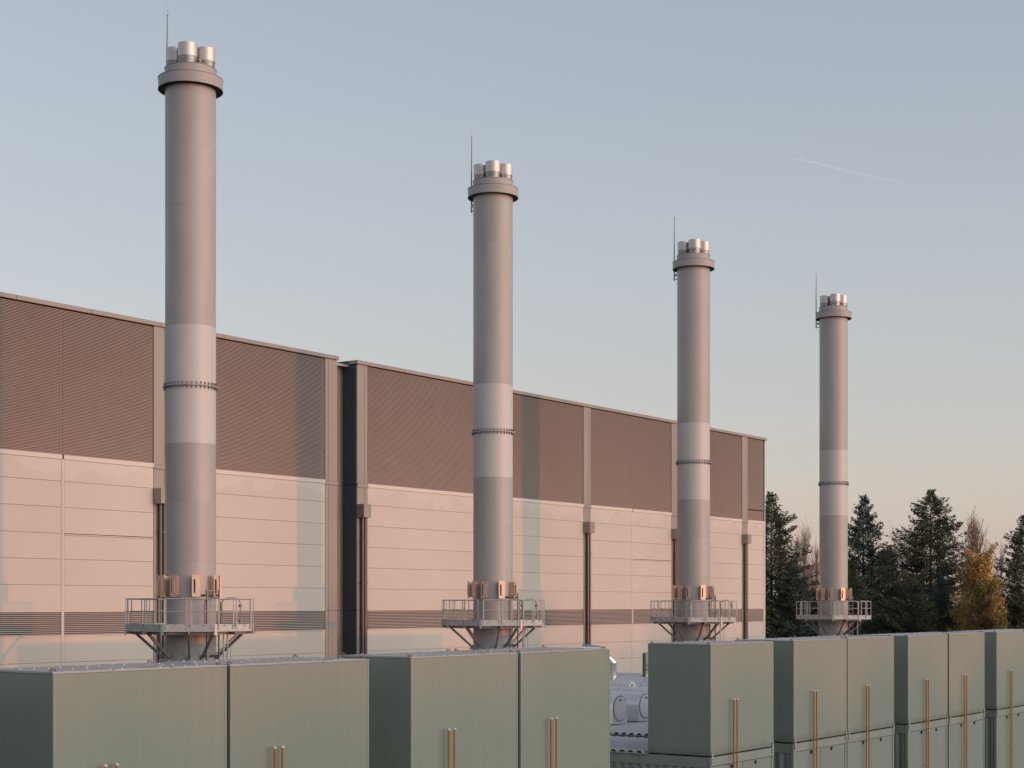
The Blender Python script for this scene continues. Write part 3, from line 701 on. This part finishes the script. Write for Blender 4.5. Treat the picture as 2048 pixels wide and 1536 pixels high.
def bare_mesh(seed, H, spread, up, leafm=None, leaves=0, leafz=(0, 1), n1=34, lsize=(.08, .2)):
    r = random.Random(seed); tr = MB(); lf = MB()
    tr.tube([(0, 0, 0), (.1, 0, H * .4), (0, .1, H * .75)], [H * .014, H * .009, H * .003], 6)
    tips = []
    def grow(p, d, L_, rad, lev):
        pts = [p]; n = 4; dd = d.copy()
        for i in range(n):
            dd = (dd + Vector((r.uniform(-.16, .16), r.uniform(-.16, .16), r.uniform(-.02, .2) * up))).normalized(); pts.append(pts[-1] + dd * L_ / n)
            if lev: tips.append((pts[-1], dd))
        tr.tube(pts, [rad * (1 - i / n * .8) for i in range(n + 1)], 3, caps=False)
        if lev < 2:
            for k in range(6 if lev == 0 else 5):
                i0 = r.randint(1, n); a = r.uniform(0, 6.28); sdv = Vector((math.cos(a), math.sin(a), .4 + up * .7)).normalized()
                grow(pts[i0], (dd * .9 + sdv * .8).normalized(), L_ * r.uniform(.3, .55), rad * .5, lev + 1)
    for k in range(n1):
        z = H * (.12 + .68 * (k / n1)); a = r.uniform(0, 6.28)
        d = Vector((math.cos(a) * spread, math.sin(a) * spread, 1.0)).normalized(); L_ = H * (.30 - .16 * k / n1) * r.uniform(.7, 1.1)
        grow(Vector((0, 0, z)), d, L_, .05, 0)
    for k in range(leaves):
        p, dd = r.choice(tips)
        if not leafz[0] * H < p.z < leafz[1] * H: continue
        c0 = p + Vector((r.gauss(0, .25), r.gauss(0, .25), r.gauss(0, .25))); a_ = Vector((r.uniform(-1, 1), r.uniform(-1, 1), r.uniform(-1, 1))).normalized(); b_ = a_.orthogonal().normalized(); s1 = r.uniform(*lsize)
        lf.add([c0 - a_ * s1, c0 + b_ * s1 * .6, c0 + a_ * s1, c0 - b_ * s1 * .6], [(0, 1, 2, 3)])
    m2 = tr.mesh('branches'); m2.materials.append(M['twig'])
    m1 = None
    if leaves: m1 = lf.mesh('crown'); m1.materials.append(M[leafm])
    return m1, m2
pop = bare_mesh(11, 19, .17, 1.0, n1=60)
spr = bare_mesh(12, 19, .75, .5, n1=46)
gold = bare_mesh(13, 19, .95, .45, 'gold', 30000, (0, 1), n1=46)
oliv = bare_mesh(14, 19, 1.0, .35, 'olive', 22000, (0, 1))
rust = bare_mesh(15, 19, 1.0, .35, 'rust_leaf', 22000, (0, 1))
def place_bare(name, m, px, topy, d, lab, grp=None, wide=1.0, rot=0.0):
    Hh = CAMZ + (1209 - topy) * d / 3200.0; p = ray(px, d); t = thing(name, lab, 'tree', (p.x, p.y, 0), grp); s_ = Hh / 19.0
    t.scale = (s_ * wide, s_ * wide, s_); t.rotation_euler = (0, 0, rot)
    if m[0]: put('crown', m[0], t)
    put('branches', m[1], t)
PG = 'bare poplars beyond the firs'
place_bare('poplar_tree', pop, 1609, 1033, 215, 'bare poplar left of the fourth chimney, above the white building', PG, .8)
place_bare('poplar_tree', pop, 1592, 1056, 240, 'fainter bare poplar left of the taller poplar', PG, .7, 1.0)
place_bare('poplar_tree', pop, 1633, 1072, 225, 'bare poplar touching the fourth chimney\'s left side', PG, .8, 2.0)
place_bare('poplar_tree', pop, 1565, 1075, 230, 'bare poplar showing through the fir by the hall', PG, .9, 3.0)
place_bare('poplar_tree', pop, 1953, 1012, 190, 'tall bare poplar rising above the golden tree', PG, 1.2, 4.0)
place_bare('poplar_tree', pop, 1943, 1022, 196, 'second bare poplar crowding the one above the golden tree', PG, 1.0, .5)
BG_ = 'bare spreading trees beyond the firs'
place_bare('bare_tree', spr, 1806, 1038, 185, 'bare branching tree between the two tall firs', BG_, .9)
place_bare('bare_tree', spr, 1835, 1048, 195, 'bare tree half hidden left of the tallest fir', BG_, .8, 2.0)
place_bare('bare_tree', spr, 2003, 1072, 185, 'small bare tree between golden tree and right edge fir', BG_, .8, 1.0)
place_bare('bare_tree', spr, 1775, 1060, 190, 'faint bare tree right of the slim fir', BG_, .7, 3.0)
place_bare('golden_tree', gold, 1955, 1078, 138, 'golden orange autumn tree near the right edge', None, .74)
place_bare('olive_tree', oliv, 1972, 1138, 135, 'yellow-green tree in front of the golden one', None, .68)
place_bare('autumn_tree', rust, 1958, 1192, 133, 'low brownish bush at the foot of the golden tree', None, .95)
place_bare('autumn_tree', oliv, 1750, 1150, 156, 'yellowing tree glimpsed through the firs right of the fourth chimney', None, 1.6, 2.0)
place_bare('autumn_tree', rust, 1640, 1175, 152, 'faded brown bush behind the fourth chimney platform', None, 1.7, 2.5)
place_bare('autumn_tree', oliv, 1560, 1172, 150, 'dull olive bush seen low beside the hall corner', None, 1.5, .7)
# white building in the trees
p = ray(1628, 235)
t = thing('white_building', 'small white flat-roofed building seen between the trees, left of the fourth chimney', 'building', (p.x, p.y, 0))
t.rotation_euler = (0, 0, R(-20))
MB().box(-1.6, 6, -1.5, 6, 0, CAMZ + 5.0).build('wall', 'white', t)
MB().box(-1.7, 6.1, -1.6, 6.1, CAMZ + 5.0, CAMZ + 5.75).build('roof_band', 'galv_dark', t)
q = MB()
for k in range(9): q.bar((-1.6 + k * .9, -1.5, CAMZ + 5.75), (-1.6 + k * .9, -1.5, CAMZ + 6.4), .05, .05, (1, 0, 0))
q.bar((-1.6, -1.5, CAMZ + 6.4), (6, -1.5, CAMZ + 6.4), .06, .06); q.bar((-1.6, -1.5, CAMZ + 6.1), (6, -1.5, CAMZ + 6.1), .05, .05)
q.build('roof_railing', 'cap', t)
# ------------------------------------------------------------------ aeroplane and its trail, far off
def far(px, py, d): v = ray(px, d); v.z = CAMZ + (1209 - py) / 3200.0 * d; return v
a, b_ = far(1583, 315, 9000), far(1895, 388, 9600)
d = (a - b_).normalized()
pl = MB().tube([a + d * 14, a + d * 10, a - d * 8, a - d * 14], [.4, 2, 2, .4], 8).build('fuselage', 'white')
pl.name = 'aeroplane'; tag(pl, 'tiny bright aeroplane at the head of its thin trail', 'aeroplane')
sdv = d.cross(Vector((0, 0, 1))).normalized()
MB().add([a + d * 3, a - d * 6 + sdv * 15, a - d * 8 + sdv * 15, a - d * 3, a - d * 8 - sdv * 15, a - d * 6 - sdv * 15], [(0, 1, 2, 3), (0, 3, 4, 5)]).build('wing', 'white', pl)
m = bpy.data.materials.new('vapour'); m.use_nodes = True; t_ = m.node_tree; t_.nodes.clear()
o_ = t_.nodes.new('ShaderNodeOutputMaterial'); df = t_.nodes.new('ShaderNodeBsdfDiffuse'); df.inputs[0].default_value = (.9, .9, .9, 1); tp = t_.nodes.new('ShaderNodeBsdfTransparent'); mx = t_.nodes.new('ShaderNodeMixShader')
at = t_.nodes.new('ShaderNodeAttribute'); at.attribute_name = 'thin'
t_.links.new(at.outputs['Fac'], mx.inputs[0]); t_.links.new(tp.outputs[0], mx.inputs[1]); t_.links.new(df.outputs[0], mx.inputs[2]); t_.links.new(mx.outputs[0], o_.inputs[0]); M['vapour'] = m
q = MB(); K = 24; pts = [(a - d * 25).lerp(b_, k / K) + Vector((0, 0, 1.2 * math.sin(k * .6))) for k in range(K + 1)]
q.tube(pts, [2.2 + 3.5 * k / K for k in range(K + 1)], 8, caps=False)
ob = q.build('vapour_trail', 'vapour'); tag(ob, 'thin fading vapour trail high in the sky at right', 'vapour trail')
at_ = ob.data.attributes.new('thin', 'FLOAT', 'POINT')
at_.data.foreach_set('value', [(.10 * (1 - (i // 8) / K) ** 1.3) for i in range(len(ob.data.vertices))])
